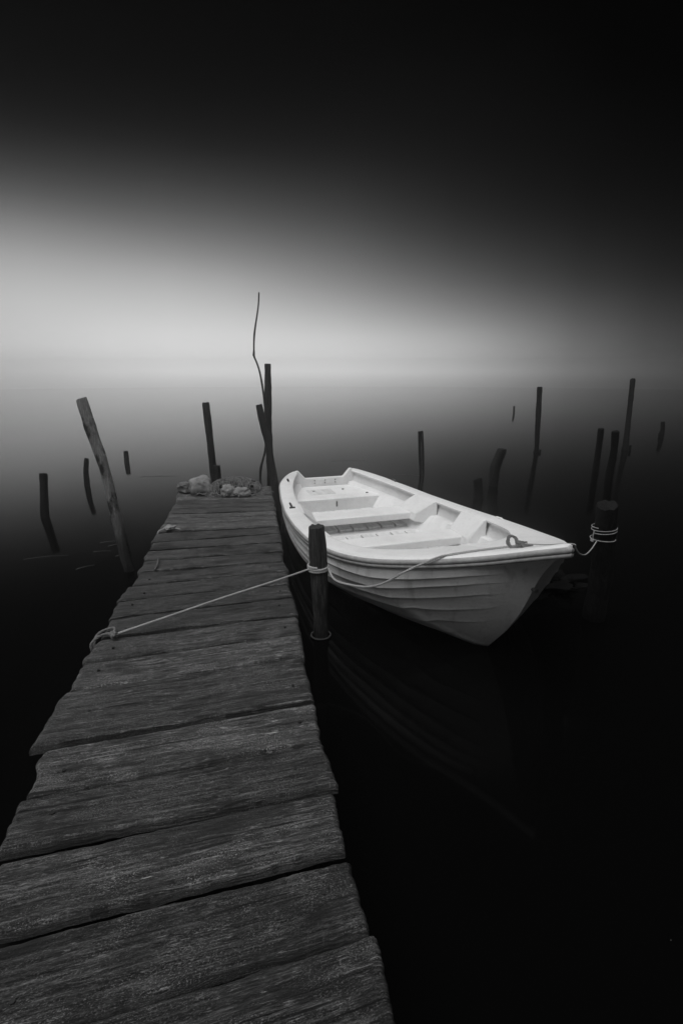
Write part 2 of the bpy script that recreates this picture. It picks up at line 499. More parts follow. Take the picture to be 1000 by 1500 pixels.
ta = me.attributes.new('tone', 'FLOAT', 'POINT'); ta.data.foreach_set('value', np.array(TONE, dtype=np.float32))

# a sliver of plank poking out past the left edge
def pt(p): return Vector(p) - PO
def timber(name, a, b, w, h, parent, mat):
    a, b = Vector(a), Vector(b); d = (b - a).normalized(); s = Vector((-d.y, d.x, 0)).normalized(); u = s.cross(d) * -1
    V = []; F = []; n = 24
    for i in range(n + 1):
        p = a + (b - a) * (i / n)
        for sx, sz in ((-1, -1), (1, -1), (1, 1), (-1, 1)):
            V.append(p + s * (sx * w / 2 + 0.006 * fbm((i * .4, sx, sz))) + Vector((0, 0, 1)) * (sz * h / 2 + 0.006 * fbm((i * .4, sx + 5, sz))) - PO)
    for i in range(n):
        for k in range(4):
            F.append((i*4+k, i*4+(k+1)%4, (i+1)*4+(k+1)%4, (i+1)*4+k))
    F.append((3, 2, 1, 0)); F.append(tuple(n*4+k for k in range(4)))
    return obj(name, V, F, mat, parent, sharp=30)
timber('stringer', (0.16, -1.2, 0.20), (-0.93, 5.6, 0.20), 0.09, 0.12, pier, M['frame'])
timber('stringer', (-0.42, -1.2, 0.20), (-1.74, 5.6, 0.20), 0.09, 0.12, pier, M['frame'])
def rough_post(path, r0, r1, seed, sides=18, top_tilt=0.0, knob=None, lump=1.0):
    """Verts and faces of a rough round post through `path` (bottom to top), radius r0 to r1."""
    pts = spline(path, 0.03 if r0 > 0.025 else 0.02)
    if len(pts) > 140:
        st = math.ceil(len(pts) / 140); last = pts[-1]; pts = pts[::st]
        if (pts[-1] - last).length > 1e-4: pts.append(last)
    fr = frames(pts)
    V = []; F = []
    n = len(pts)
    for i, (p, (a, b)) in enumerate(zip(pts, fr)):
        t = i / (n - 1)
        r = r0 + (r1 - r0) * t
        r *= 1 + 0.14 * fbm((seed, p.z * 3.1, 0.7)) + 0.05 * fbm((seed, p.z * 12, 1.7))
        if knob:
            for kz, kw, ka in knob: r *= 1 + ka * math.exp(-((p.z - kz) / kw) ** 2)
        for s in range(sides):
            th = 2 * math.pi * s / sides
            rr = r * (0.93 if i == n - 1 else 1) * (1 + lump * 0.10 * fbm((seed + math.cos(th) * 1.3, math.sin(th) * 1.3, p.z * 0.9)) + lump * (0.06 * fbm((seed + math.cos(th) * 4, math.sin(th) * 4, p.z * 2.2)) + 0.05 * fbm((seed + math.cos(th) * 3, math.sin(th) * 3, p.z * 14))))
            q = p + a * (rr * math.cos(th)) + b * (rr * math.sin(th))
            if i == n - 1:
                q += Vector((0, 0, 1)) * (r * (0.18 * fbm((seed, math.cos(th) * 2, math.sin(th) * 2)) + top_tilt * math.cos(th)))
            V.append(q)
    for i in range(n - 1):
        for s in range(sides):
            t = (s + 1) % sides
            F.append((i*sides+s, i*sides+t, (i+1)*sides+t, (i+1)*sides+s))
    # worn end: inner ring and centre
    tp = pts[-1]
    c0 = len(V)
    for s in range(sides):
        q = V[(n-1)*sides+s]; V.append(tp + (q - tp) * 0.72 + Vector((0, 0, r1 * 0.10)))
    V.append(tp + Vector((0, 0, r1 * 0.02)))
    for s in range(sides):
        t = (s + 1) % sides
        F.append(((n-1)*sides+s, (n-1)*sides+t, c0+t, c0+s)); F.append((c0+s, c0+t, c0+sides))
    F.append(tuple(reversed(range(sides))))
    return V, F
for k, (x, y, dx) in enumerate([(0.16, 0.2, 0), (-0.55, 0.1, 0), (-0.10, 1.45, 0), (-0.92, 1.30, 0), (-0.33, 2.62, 0), (-1.22, 2.52, -0.12), (-0.56, 3.95, 0), (-1.44, 3.9, -0.05), (-0.86, 5.45, 0), (-1.76, 5.5, 0)]):
    v, f = rough_post([(x + dx - PO.x, y - PO.y, -0.6), (x + dx * 0.6 - PO.x, y - PO.y, 0.0), (x - PO.x, y - PO.y, 0.305)], 0.05, 0.045, 30 + k)
    obj('support_post', v, f, M['frame'], pier)
# nail heads in the nearer planks
for i in range(9, 20):
    for side in (0, 1):
        yy = rnd.uniform(0.3, 0.7)
        yr = BR[i] + (BR[i+1] - BR[i]) * yy; yl = BL[i] + (BL[i+1] - BL[i]) * yy
        a = 0.10 + rnd.uniform(-.02, .03) if side == 0 else 0.90 + rnd.uniform(-.02, .03)
        x = fl_(yl) + (fr_(yr) - fl_(yl)) * a; y = yl + (yr - yl) * a
        cpt = Vector((x, y, ZD + 0.003)) - PO
        V = []; F = []; add_tube(V, F, [cpt - Vector((0, 0, 0.015)), cpt], 0.006, 10)
        obj('nail_head', V, F, M['black'], pier)

# ------------------------------------------------------------------ boat
BT = Vector((-0.2045, 6.295, 0)); BD = Vector((0.29628, -0.95510, 0))
BROT = math.atan2(BD.y, BD.x)
boat = thing('rowing_boat', 'white clinker fibreglass rowing boat moored alongside the wooden pier', 'boat', BT, BROT)
def bw(u, nn, z):     # boat coordinates (forward, towards the pier side, up) to world
    d = BD; n = Vector((-0.95510, -0.29628, 0))
    return BT + d * u + n * nn + Vector((0, 0, z))
fb = pchip([-.12, -.05, .05, .2, .4, .7, 1.0, 1.3, 1.6, 1.9, 2.2, 2.5, 2.8, 3.1, 3.4, 3.7, 3.85, 4.0, 4.13, 4.23, 4.29, 4.318, 4.326],
           [.42, .50, .56, .625, .685, .735, .78, .815, .845, .862, .872, .871, .847, .797, .702, .54, .43, .285, .168, .088, .042, .016, 0])
fz = pchip([-.12, 0, .4, .7, 1.3, 1.9, 2.5, 3.1, 3.4, 3.7, 4.0, 4.2, 4.326], [.405, .385, .362, .357, .358, .38, .425, .495, .55, .63, .73, .815, .868])
KEEL = [(-.10, -.10), (1, -.14), (2, -.14), (3, -.11), (3.4, -.07), (3.69, 0), (3.755, .058), (3.847, .16), (3.93, .267), (4.006, .385), (4.06, .496), (4.112, .613), (4.165, .70), (4.215, .765), (4.255, .80)]
kp = spline([(a, b, 0) for a, b in KEEL], 0.02)
kl = [0.0]
for a, b in zip(kp[:-1], kp[1:]): kl.append(kl[-1] + (b - a).length)
def keel(q):
    L = q * kl[-1]; i = min(max(int(np.searchsorted(kl, L)) - 1, 0), len(kp) - 2)
    t = (L - kl[i]) / max(1e-9, kl[i+1] - kl[i]); p = kp[i] + (kp[i+1] - kp[i]) * t
    return p.x, p.y
fp = pchip([-.1, 1.2, 2.1, 2.7, 3.0, 3.25, 3.6, 4.0, 4.26], [4.6, 4.4, 4.0, 2.9, 2.3, 1.85, 1.5, 1.2, 1.05])
LAPS = [pchip(*zip(*q)) for q in (
    [(0, .10), (.69, .109), (.88, .20), (.916, .27), (.957, .58), (1, .85)],
    [(0, .22), (.70, .23), (.863, .311), (.913, .46), (.943, .76), (1, .90)],
    [(0, .33), (.70, .325), (.773, .35), (.853, .462), (.896, .605), (.926, .85), (1, .93)],
    [(0, .45), (.70, .44), (.809, .513), (.836, .597), (.863, .697), (.90, .874), (1, .95)],
    [(0, .58), (.70, .58), (.819, .706), (.839, .798), (.866, .916), (1, .97)],
    [(0, .72), (.70, .73), (.809, .84), (.823, .924), (1, .985)])]
LEND = [.957, .943, .926, .900, .868, .828]      # where each lap runs out towards the stem
def stem_w(s): return 0.028 + 0.035 * math.exp(-((s - 0.80) / 0.07) ** 2)
def hull_pt(s, v, off):
    us = -0.10 + 4.355 * s
    b = max(fb(us) - 0.022, 0.0); z0 = fz(us) - 0.045
    ku, kz = keel(s)
    y = b * (1 - v ** fp(us))
    y = y + stem_w(s) * v ** 2
    y += off
    vz = v
    return (us + (ku - us) * v ** 0.9, y, z0 + (kz - z0) * vz)
rows = [(k, j / 5) for k in range(len(LAPS) + 1) for j in range(6)]
def row_v(s, k, t):
    lo = LAPS[k-1](s) if k else 0.0; hi = LAPS[k](s) if k < len(LAPS) else 1.0
    off = 0.0
    if k < len(LAPS): off = 0.011 * t ** 3 * min(1.0, max(0.0, (LEND[k] - 0.004 - s) / 0.05))
    return lo + (hi - lo) * t, off
ns = 190
V = []; F = []
SS = [1 - (1 - i / ns) ** 1.25 for i in range(ns + 1)]
nr = len(rows)
for sg in (1, -1):
    b0 = len(V)
    for s in SS:
        for k_, t_ in rows:
            v, off = row_v(s, k_, t_)
            x, y, z = hull_pt(s, v, off); V.append((x, sg * y, z))
        # stem / keel nose
        x, y, z = hull_pt(s, 1.0, 0); V.append((x + 0.45 * stem_w(s) * min(1, max(0, (s - .7) / .1)), 0, z - 0.008))
    w_ = nr + 1
    for i in range(ns):
        for j in range(nr):
            F.append((b0+i*w_+j, b0+i*w_+j+1, b0+(i+1)*w_+j+1, b0+(i+1)*w_+j))
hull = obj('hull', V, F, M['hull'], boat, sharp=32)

# gunwale + foredeck, and the grey rub rail round its outside
OU = [-.12, .0, .2, .7, 1.3, 1.9, 2.5, 3.1, 3.4, 3.6, 3.75, 3.85, 4.0, 4.2, 4.326]
IX = [-.06, .0, .2, .7, 1.3, 1.9, 2.48, 2.94, 3.16, 3.28, 3.35, 3.38, 3.6, 4.0, 4.27]
IY = [.36, .385, .46, .575, .65, .70, .70, .635, .535, .40, .22, .0, .0, .0, .0]
gx = pchip(OU, IX); gy = pchip(OU, IY)
def outer(u):
    return fb(u)
US = sorted(set([-.12 + 4.446 * (1 - (1 - i / 150) ** 1.5) for i in range(151)] + [3.85]))
def plan_norm(u):
    e = 0.004
    a = Vector((max(u - e, -.12), outer(max(u - e, -.12)), 0)); b = Vector((min(u + e, 4.326), outer(min(u + e, 4.326)), 0))
    t = (b - a).normalized(); return Vector((-t.y, t.x, 0))
V = []; F = []
for sg in (1, -1):
    b0 = len(V); W_ = 8
    for u in US:
        nrm = plan_norm(u); o = Vector((u, outer(u), fz(u))); ins = Vector((gx(u), gy(u), 0)); ins.z = fz(ins.x) + (0.004 if u < 3.85 else 0.012)
        if ins.y < o.y - 0.02 or u < 4.2:
            pass
        pr = []
        o1 = o - nrm * min(0.010, o.y); o1.z -= 0.004
        pr.append(o1 + Vector((0, 0, -0.014)))
        pr.append(o1)
        o2 = o - nrm * min(0.022, o.y); o2.z += 0.004
        pr.append(o2)
        for t in (0.25, 0.5, 0.75, 0.94):
            q = o2 + (ins - o2) * t; q.z += 0.006 * math.sin(math.pi * t); pr.append(q)
        pr.append(ins + Vector((0, 0, -0.004)))
        for q in pr: V.append((q.x, sg * max(q.y, 0), q.z))
    for i in range(len(US) - 1):
        for j in range(W_ - 1):
            F.append((b0+i*W_+j, b0+i*W_+j+1, b0+(i+1)*W_+j+1, b0+(i+1)*W_+j))
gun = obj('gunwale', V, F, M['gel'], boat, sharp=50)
V = []; F = []
prof = [(-.024, -.062), (-.004, -.060), (.003, -.050), (.002, -.040), (-.003, -.036), (.002, -.032), (.004, -.022), (.001, -.012), (-.008, -.008), (-.016, -.010)]
for sg in (1, -1):
    b0 = len(V); W_ = len(prof)
    for u in US:
        nrm = plan_norm(u); o = Vector((u, outer(u), fz(u)))
        for dx, dz in prof:
            q = o + nrm * dx; q.z += dz; V.append((q.x, sg * max(q.y, 0), q.z))
    for i in range(len(US) - 1):
        for j in range(W_ - 1):
            F.append((b0+i*W_+j, b0+i*W_+j+1, b0+(i+1)*W_+j+1, b0+(i+1)*W_+j))
obj('rub_rail', V, F, M['rail'], boat, sharp=50)

# liner: wall panels under the gunwale, ledge, sloping bottom
V = []; F = []
UL = [u for u in US if u <= 3.85]
def inner(u): return Vector((gx(u), gy(u), 0))
for sg in (1, -1):
    b0 = len(V); W_ = 9
    for u in UL:
        p = inner(u); e = 0.02
        t = (inner(min(u + e, 3.85)) - inner(max(u - e, -.12))).normalized(); nin = Vector((t.y, -t.x, 0))
        z0 = fz(p.x)
        zl = max(0.185, z0 - 0.14)
        for d, z in ((0.0, z0), (-0.002, z0 - 0.016), (-0.045, z0 - 0.020), (-0.045, z0 - 0.03), (-0.020, zl + 0.008), (-0.012, zl), (0.040, zl - 0.010), (0.15, 0.04)):
            q = p + nin * d; V.append((q.x, sg * max(q.y, 0), z))
        q = p + nin * 0.15; V.append((q.x, 0, 0.032))
    for i in range(len(UL) - 1):
        for j in range(W_ - 1):
            F.append((b0+i*W_+j, b0+i*W_+j+1, b0+(i+1)*W_+j+1, b0+(i+1)*W_+j))
obj('liner', V, F, M['gel'], boat, sharp=50)

# floorboards
V = []; F = []
for k in range(7):
    y0 = -0.56 + k * 0.16
    for (x0, x1) in ((0.66, 1.40), (1.60, 2.32), (2.44, 2.98)):
        mid = abs(y0 + 0.077)
        lim = 0.52 if x0 < 2 else 0.40
        if mid > lim: continue
        add_box(V, F, x0, x1, y0, y0 + 0.142, 0.035, 0.062 + 0.002 * (k % 2))
fl = obj('floorboards', V, F, M['floor'], boat, smooth=False); bevel(fl, 0.004)
# strip of bare floor under the boards
# thwarts with moulded shoulders rising to the gunwale
def gi(u):            # inner edge half-width at boat x = u
    best = min(UL, key=lambda q: abs(gx(q) - u)); return gy(best)
def thwart(u0, u1, zt, s0, s1):
    V = []; F = []
    n = 10
    # seat slab, following the sides
    hw = [(gi(u0) + 0.0, u0), (gi(u1) + 0.0, u1)]
    b = len(V)
    for z in (zt - 0.075, zt):
        for (h, u) in hw:
            V.append((u, -h + 0.03, z)); V.append((u, h - 0.03, z))
    F += [(b, b+2, b+3, b+1), (b+4, b+5, b+7, b+6), (b, b+1, b+5, b+4), (b+2, b+6, b+7, b+3), (b, b+4, b+6, b+2), (b+1, b+3, b+7, b+5)]
    for sg in (1, -1):
        b = len(V)
        for (ua, ub) in ((s0, u0 - 0.008), (s1, u1 + 0.09)):
            ha, hb = gi(ua), gi(ub)
            V += [(ua, sg * (ha + 0.012), fz(ua) + 0.002), (ua, sg * (ha - 0.012), fz(ua) + 0.002), (ub, sg * (hb - 0.15), zt + 0.004), (ub, sg * (hb - 0.17), zt - 0.078), (ua, sg * (ha + 0.012), zt - 0.10)]
        F += [(b, b+5, b+6, b+1), (b+1, b+6, b+7, b+2), (b+2, b+7, b+8, b+3), (b+3, b+8, b+9, b+4), (b, b+1, b+2, b+3, b+4), (b+5, b+9, b+8, b+7, b+6)]
    o = obj('thwart', V, F, M['gel'], boat, smooth=True, sharp=25); bevel(o, 0.014, 3)
    return o
thwart(1.22, 1.50, 0.222, 1.31, 1.72)
thwart(2.26, 2.49, 0.268, 2.20, 2.60)
# stern bench
V = []; F = []
uu = [-0.06, 0.1, 0.25, 0.4, 0.5, 0.62]
b = 0
for z in (0.02, 0.203):
    for u in uu: V.append((u, -gi(u) + 0.03, z)); V.append((u, gi(u) - 0.03, z))
n = len(uu) * 2
for i in range(len(uu) - 1):
    F.append((n+2*i, n+2*i+1, n+2*i+3, n+2*i+2))
    F.append((2*i, 2*i+2, n+2*i+2, n+2*i)); F.append((2*i+1, n+2*i+1, n+2*i+3, 2*i+3))
F.append((n-2, n-1, 2*n-1, 2*n-2))
sb = obj('stern_bench', V, F, M['gel'], boat, sharp=25); bevel(sb, 0.015, 3)
V = []; F = []; add_box(V, F, 0.14, 0.40, -0.30, 0.02, 0.202, 0.207)
h = obj('hatch', V, F, M['floor'], sb, smooth=False); bevel(h, 0.003)
for (u, y) in ((0.47, 0.40), (0.20, 0.17), (0.22, -0.22)):
    V = []; F = []; add_tube(V, F, [Vector((u, y, 0.202)), Vector((u, y, 0.209))], 0.016, 16); obj('drain_plug', V, F, M['black'], sb)
V = []; F = []; add_box(V, F, 0.617, 0.624, -0.045, -0.028, 0.10, 0.165); s_ = obj('latch', V, F, M['metal'], sb, smooth=False)
# transom with the low motor cut-out
top = [(-.405, .398), (-.375, .418), (-.345, .418), (-.255, .315), (.255, .315), (.345, .418), (.375, .418), (.405, .398)]
sec = []
for k in range(14):
    x, y, z = hull_pt(0.0, 0.12 + 0.88 * k / 13, 0); sec.append((min(y, 0.40), z))
outl = top + [(y, z) for y, z in sec] + [(-y, z) for y, z in reversed(sec)]
V = []; F = []
for x in (-0.115, -0.05):
    for y, z in outl: V.append((x, y, z))
n = len(outl)
for k in range(n): F.append((k, (k+1) % n, n+(k+1) % n, n+k))
F.append(tuple(reversed(range(n)))); F.append(tuple(range(n, 2*n)))
tr = obj('transom', V, F, M['gel'], boat, sharp=25); bevel(tr, 0.010, 2)
V = []; F = []; add_box(V, F, -0.051, -0.044, -0.17, 0.17, 0.235, 0.298); mp = obj('motor_pad', V, F, M['gel'], tr, smooth=False); bevel(mp, 0.003)
for y in (-0.14, 0.0, 0.14):
    for z in (0.25, 0.285):
        V = []; F = []; add_tube(V, F, [Vector((-0.046, y, z)), Vector((-0.038, y, z))], 0.007, 8)
        obj('bolt', V, F, M['metal'], tr)
# fittings on the rail
def cleat(u, sgn, ln):
    V = []; F = []
    y = sgn * (fb(u) - 0.10); z = fz(u) + 0.008
    add_tube(V, F, spline([(u - ln/2, y, z + .018), (u - ln*.25, y, z + .024), (u + ln*.25, y, z + .024), (u + ln/2, y, z + .018)], 0.01), 0.008, 8)
    for q in (-0.18, 0.18): add_tube(V, F, [Vector((u + q*ln, y, z - 0.004)), Vector((u + q*ln, y, z + .022))], 0.008, 8)
    return obj('cleat', V, F, M['black'], boat)
cleat(0.30, -1, 0.09)
V = []; F = []
u = 1.42; y = -(fb(u) - 0.085); z = fz(u) + 0.006
add_tube(V, F, spline([(u - .09, y + .0, z + .008), (u, y - .006, z + .010), (u + .09, y - .012, z + .008)], 0.01), 0.010, 8)
add_tube(V, F, [Vector((u + .09, y + .014, z + .010)), Vector((u + .09, y - .04, z + .010))], 0.010, 8)
obj('oarlock', V, F, M['black'], boat)
V = []; F = []
u = 0.62; y = fb(u) - 0.03; z = fz(u)
add_tube(V, F, spline([(u - .05, y, z + .0), (u - .03, y, z + .02), (u + .03, y, z + .02), (u + .05, y, z + .0)], 0.01), 0.009, 8)
obj('fairlead', V, F, M['metal'], boat)
V = []; F = []
u = 2.66; y = fb(u) - 0.06; z = fz(u)
add_tube(V, F, [Vector((u - .07, y + .006, z + 0.004)), Vector((u, y, z + .014)), Vector((u + .07, y - .012, z + .004))], 0.012, 8)
obj('oarlock', V, F, M['gel'], boat)
V = []; F = []   # bow eye on the stem
add_tube(V, F, [Vector((4.085, 0, 0.55)), Vector((4.125, 0, 0.55))], 0.012, 8); obj('bow_eye', V, F, M['metal'], boat)

# ------------------------------------------------------------------ posts standing in the water
def post(name, label, cat, base, path, r0, r1, mat, seed, group=None, **k):
    """path: points relative to the base, bottom to top."""
    v, f = rough_post(path, r0, r1, seed, **k)
    o = obj(name, v, f, mat, None, base, sharp=45)
    return tag(o, label, cat, group)
def straight(name, label, base, top, r0, r1, mat, seed, depth=0.5, bend=(0, 0), **k):
    b = Vector(base); t = Vector(top) - b
    lean = Vector((t.x, t.y, 0)) / max(t.z, .01)
    mid = t * 0.5 + Vector((bend[0], bend[1], 0))
    return post(name, label, 'post', b, [(-lean.x * depth, -lean.y * depth, -depth), (0, 0, 0), mid, t], r0, r1, mat, seed, 'posts standing in the water', **k)
straight('mooring_post', 'round grey mooring post between pier and boat with a rope tied round it', (-0.133, 2.849, 0), (-0.153, 2.849, 0.745), 0.050, 0.053, M['post_grey'], 1, bend=(0.004, 0), sides=28)
straight('mooring_post', 'thick dark mooring post beyond the bow with thin line wound round it', (1.7537, 3.0977, 0), (1.607, 2.874, 0.875), 0.070, 0.062, M['post'], 2, bend=(0.02, 0.0), sides=28, lump=0.35)
straight('post', 'short dark post nearest the left picture edge, bent by its reflection', (-3.512, 5.588, 0), (-3.529, 5.728, 0.49), 0.050, 0.046, M['post_far'], 3)
straight('post', 'thin dark stub just left of the tall bleached pole', (-3.822, 7.221, 0), (-3.742, 7.161, 0.425), 0.044, 0.034, M['post_far'], 4, bend=(-0.012, 0))
straight('post', 'tiny dark stub between the bleached pole and the end of the pier', (-4.05, 9.187, 0), (-4.043, 9.187, 0.22), 0.045, 0.042, M['post_far'], 5)
va, fa = rough_post([(0.0, 0, -.5), (0.0, 0, 0), (-.03, 0, .42), (-.052, 0, .73)], 0.022, 0.026, 6, sides=12)
vb, fb_ = rough_post([(0.045, 0, -.5), (0.045, 0, 0), (0.02, 0, .42), (-.012, 0, .735)], 0.015, 0.020, 7, sides=12)
tag(obj('post', va + vb, fa + [tuple(i + len(va) for i in g) for g in fb_], M['post_far'], None, (1.305, 7.98, 0), sharp=45), 'narrow post split lengthwise, rising behind the middle of the boat', 'post', 'posts standing in the water')
straight('post', 'squat rounded stump just behind the boat gunwale', (1.855, 6.472, 0), (1.826, 6.472, 0.256), 0.085, 0.060, M['post_far'], 8, top_tilt=0.25)
straight('post', 'thick curved post leaning right just behind the boat', (2.28, 7.241, 0), (2.371, 7.241, 0.554), 0.062, 0.072, M['post'], 9, bend=(-0.035, 0), top_tilt=0.2)
straight('pole', 'tall thin pole with a knob at the waterline behind the bow', (4.144, 10.414, 0), (4.09, 10.474, 1.352), 0.046, 0.055, M['post_far'], 10, knob=[(0.0, 0.05, 0.45)])
straight('post', 'smallest farthest stub fading into the mist', (7.087, 20.584, 0), (7.072, 20.584, 0.303), 0.045, 0.042, M['post_far'], 11)
straight('post', 'leaning dark post, first of the three close together on the right', (4.401, 8.388, 0), (4.338, 8.288, 0.739), 0.054, 0.050, M['post_far'], 12)
straight('post', 'middle post of the three close together, directly above the thick mooring post', (4.328, 7.816, 0), (4.247, 7.676, 0.764), 0.058, 0.056, M['post_far'], 13, bend=(0.02, 0))
straight('pole', 'tallest leaning pole on the right, behind the thick mooring post', (6.191, 10.698, 0), (6.638, 11.618, 1.485), 0.060, 0.056, M['post_far'], 14, knob=[(0.0, 0.06, 0.4)])
straight('post', 'short thin post alone nearest the right picture edge', (8.433, 13.049, 0), (8.456, 13.109, 0.387), 0.052, 0.052, M['post_far'], 15, knob=[(0.06, 0.05, 0.3)], bend=(0.02, 0))
for o in [q for q in C.objects if q.name.startswith('pole')]:      # splintered lump of wood at the waterline
    tall = o['label'].startswith('tallest')
    v, f = rough_post([(0.0, 0, -0.05), (0.004, 0, 0.02), (0.012, 0, 0.14 if tall else 0.09)], 0.034, 0.022, 50 + tall, sides=10)
    c_ = obj('wood_splinter', v, f, M['post_far'], o); c_.location = (0.075 if tall else 0.06, -0.02, -0.02)
# tall bleached pole on the left
post('bleached_pole', 'tall bleached leaning pole with peeling dark bark left of the pier', 'pole', (-1.828, 3.944, 0.000),
     [(0.10, 0, -0.5), (0, 0, 0), (-0.044, 0.000, 0.408), (-0.092, 0.000, 0.874), (-0.152, 0.000, 1.162), (-0.206, 0.000, 1.450)], 0.041, 0.044, M['post_pale'], 16, 'posts standing in the water', sides=24, top_tilt=0.1)
# posts at the far end of the pier
post('post', 'dark leaning post behind the stone at the end of the pier', 'post', (-1.62, 6.2, 0), [(0.0, 0, -.5), (0.0, 0, 0.0), (-0.02, 0, .5), (-.055, 0, 1.285)], 0.050, 0.043, M['post'], 17, 'posts standing in the water')
post('post', 'short dark stub right beside the leaning post at the pier end', 'post', (-1.555, 6.1, 0), [(0.0, 0, -.5), (0, 0, 0.1), (-.01, 0, .52)], 0.045, 0.044, M['post'], 18, 'posts standing in the water')
post('pole', 'upright thick pole at the far right corner of the pier', 'pole', (-0.925, 6.3, 0), [(0.01, 0, -.5), (0, 0, 0.2), (-.002, 0, 0.94), (.02, 0, 1.745)], 0.052, 0.041, M['post'], 19, 'posts standing in the water', knob=[(0.85, 0.05, .15)])
post('pole', 'leaning pole crossing the upright one at the pier corner', 'pole', (-0.79, 5.9, 0), [(0.04, 0.0, -.4), (-.01, 0, 0.1), (-.04, 0, 0.42), (-.09, 0.03, 0.80), (-.14, 0.04, 1.025), (-.188, 0.06, 1.275)], 0.050, 0.040, M['post'], 20, 'posts standing in the water')
post('dead_branch', 'thin crooked bare branch rising above the poles at the pier end', 'branch', (-1.03, 6.22, 0),
     [(-.01, 0, -.4), (-.015, 0, .2), (-.008, 0, .438), (.062, 0, .686), (.078, 0, .86), (.078, 0, 1.283), (.036, 0, 1.65), (-.028, 0, 1.845), (-.024, 0, 1.88), (-.008, 0, 2.083), (.052, 0, 2.387), (.068, 0, 2.544)], 0.017, 0.0085, M['twig'], 21, sides=10, knob=[(1.86, 0.025, 0.7), (0.45, 0.03, 0.4), (0.70, 0.03, 0.3), (1.30, 0.02, 0.3), (2.1, 0.015, 0.4)])

# ------------------------------------------------------------------ stones, net heap and litter on the pier
def blob(center, size, seed, amp=0.18, sub=4, freq=1.6, flat=True):
    bm = bmesh.new(); bmesh.ops.create_icosphere(bm, subdivisions=sub, radius=1)
    for v in bm.verts:
        d = 1 + amp * fbm(v.co * freq + Vector((seed, 0, 0)), 5) + amp * 0.15 * fbm(v.co * freq * 4 + Vector((seed, 9, 0)), 3)
        v.co *= d
        v.co = Vector((v.co.x * size[0], v.co.y * size[1], v.co.z * size[2]))
        if flat: v.co.z = max(v.co.z, -size[2] * 0.75)
    zmin = min(v.co.z for v in bm.verts)
    V = [v.co - Vector((0, 0, zmin)) for v in bm.verts]; F = [tuple(v.index for v in f.verts) for f in bm.faces]
    bm.free(); return V, F
ZT = ZD + 0.006
v, f = blob(0, (0.13, 0.10, 0.115), 3, 0.34, 4, 0.95)
tag(obj('stone', v, f, M['stone'], None, (-1.535, 5.28, ZT)), 'largest pale rounded stone weighing down the end of the pier', 'stone', 'stones at the pier end')
v, f = blob(0, (0.085, 0.075, 0.07), 8, 0.25)
tag(obj('stone', v, f, M['stone'], None, (-1.225, 5.19, ZT)), 'small round pale stone caught in the front of the net heap', 'stone', 'stones at the pier end')
v, f = blob(0, (0.10, 0.065, 0.055), 12, 0.25)
tag(obj('stone', v, f, M['stone'], None, (-1.085, 5.18, ZT)), 'flat pale stone in front of the net heap on its right', 'stone', 'stones at the pier end')
v, f = blob(0, (0.085, 0.06, 0.07), 17, 0.35)
tag(obj('stone', v, f, M['stone_dark'], None, (-1.745, 5.35, ZT)), 'dark block-like stone at the far left corner of the pier', 'stone', 'stones at the pier end')
heap = thing('net_heap', 'heap of tangled old fishing net at the end of the pier', 'fishing net', (-1.17, 5.32, ZT))
v, f = blob(0, (0.25, 0.12, 0.085), 21, 0.34, 5, 2.0)
v2, f2 = blob(0, (0.17, 0.10, 0.07), 27, 0.22, 4, 2.0)
n = len(v); v += [q + Vector((-0.17, 0.03, 0)) for q in v2]; f += [tuple(i + n for i in g) for g in f2]
obj('bundle', v, f, M['netbody'], heap)
V = []; F = []
rr = random.Random(5)
def mound(x, y):
    return 0.145 * max(0.0, 1 - (x / 0.30) ** 2 - (y / 0.15) ** 2) ** 0.5 if (x / 0.30) ** 2 + (y / 0.15) ** 2 < 1 else 0.0
for k in range(240):
    x = rr.uniform(-.32, .26); y = rr.uniform(-.15, .12); a = rr.uniform(0, 6.28); pts = []
    for q in range(9):
        x += 0.024 * math.cos(a); y += 0.020 * math.sin(a); a += rr.uniform(-1.0, 1.0)
        pts.append((x, y, mound(x, y) + 0.012 + rr.uniform(0, .03)))
    add_tube(V, F, spline(pts, 0.016), 0.0034, 4)
obj('netting', V, F, M['net'], heap)

V = []; F = []
for k in range(9):
    a = rr.uniform(0, 6.28); x, y = rr.uniform(-.03, .02), rr.uniform(-.02, .02); pts = []
    for q in range(9):
        x += 0.012 * math.cos(a); y += 0.012 * math.sin(a); a += rr.uniform(0.2, 1.1)
        pts.append((x, y, 0.008 + rr.uniform(0, .03)))
    add_rope(V, F, pts, 0.006, sides=5)
add_rope(V, F, [(0.02, 0, .01), (.05, .012, .012), (.085, .0, .008)], 0.006, sides=5)
add_rope(V, F, [(-0.03, 0, .012), (-.06, -.015, .012), (-.085, -.05, .0), (-.09, -.06, -.06)], 0.006, sides=5)
tag(obj('rope_scrap', V, F, M['rope'], None, (-1.455, 3.98, ZT)), 'small pale tangle of rope at the left edge of the pier', 'rope')
V = []; F = []
add_tube(V, F, spline([(0.012, -0.09, 0.006), (0.0, 0.0, .012), (-.03, .10, .014)], 0.02), 0.006, 6)
tag(obj('twig', V, F, M['reed'], None, (-1.275, 3.18, ZT)), 'short pale twig lying on the pier planks', 'twig')

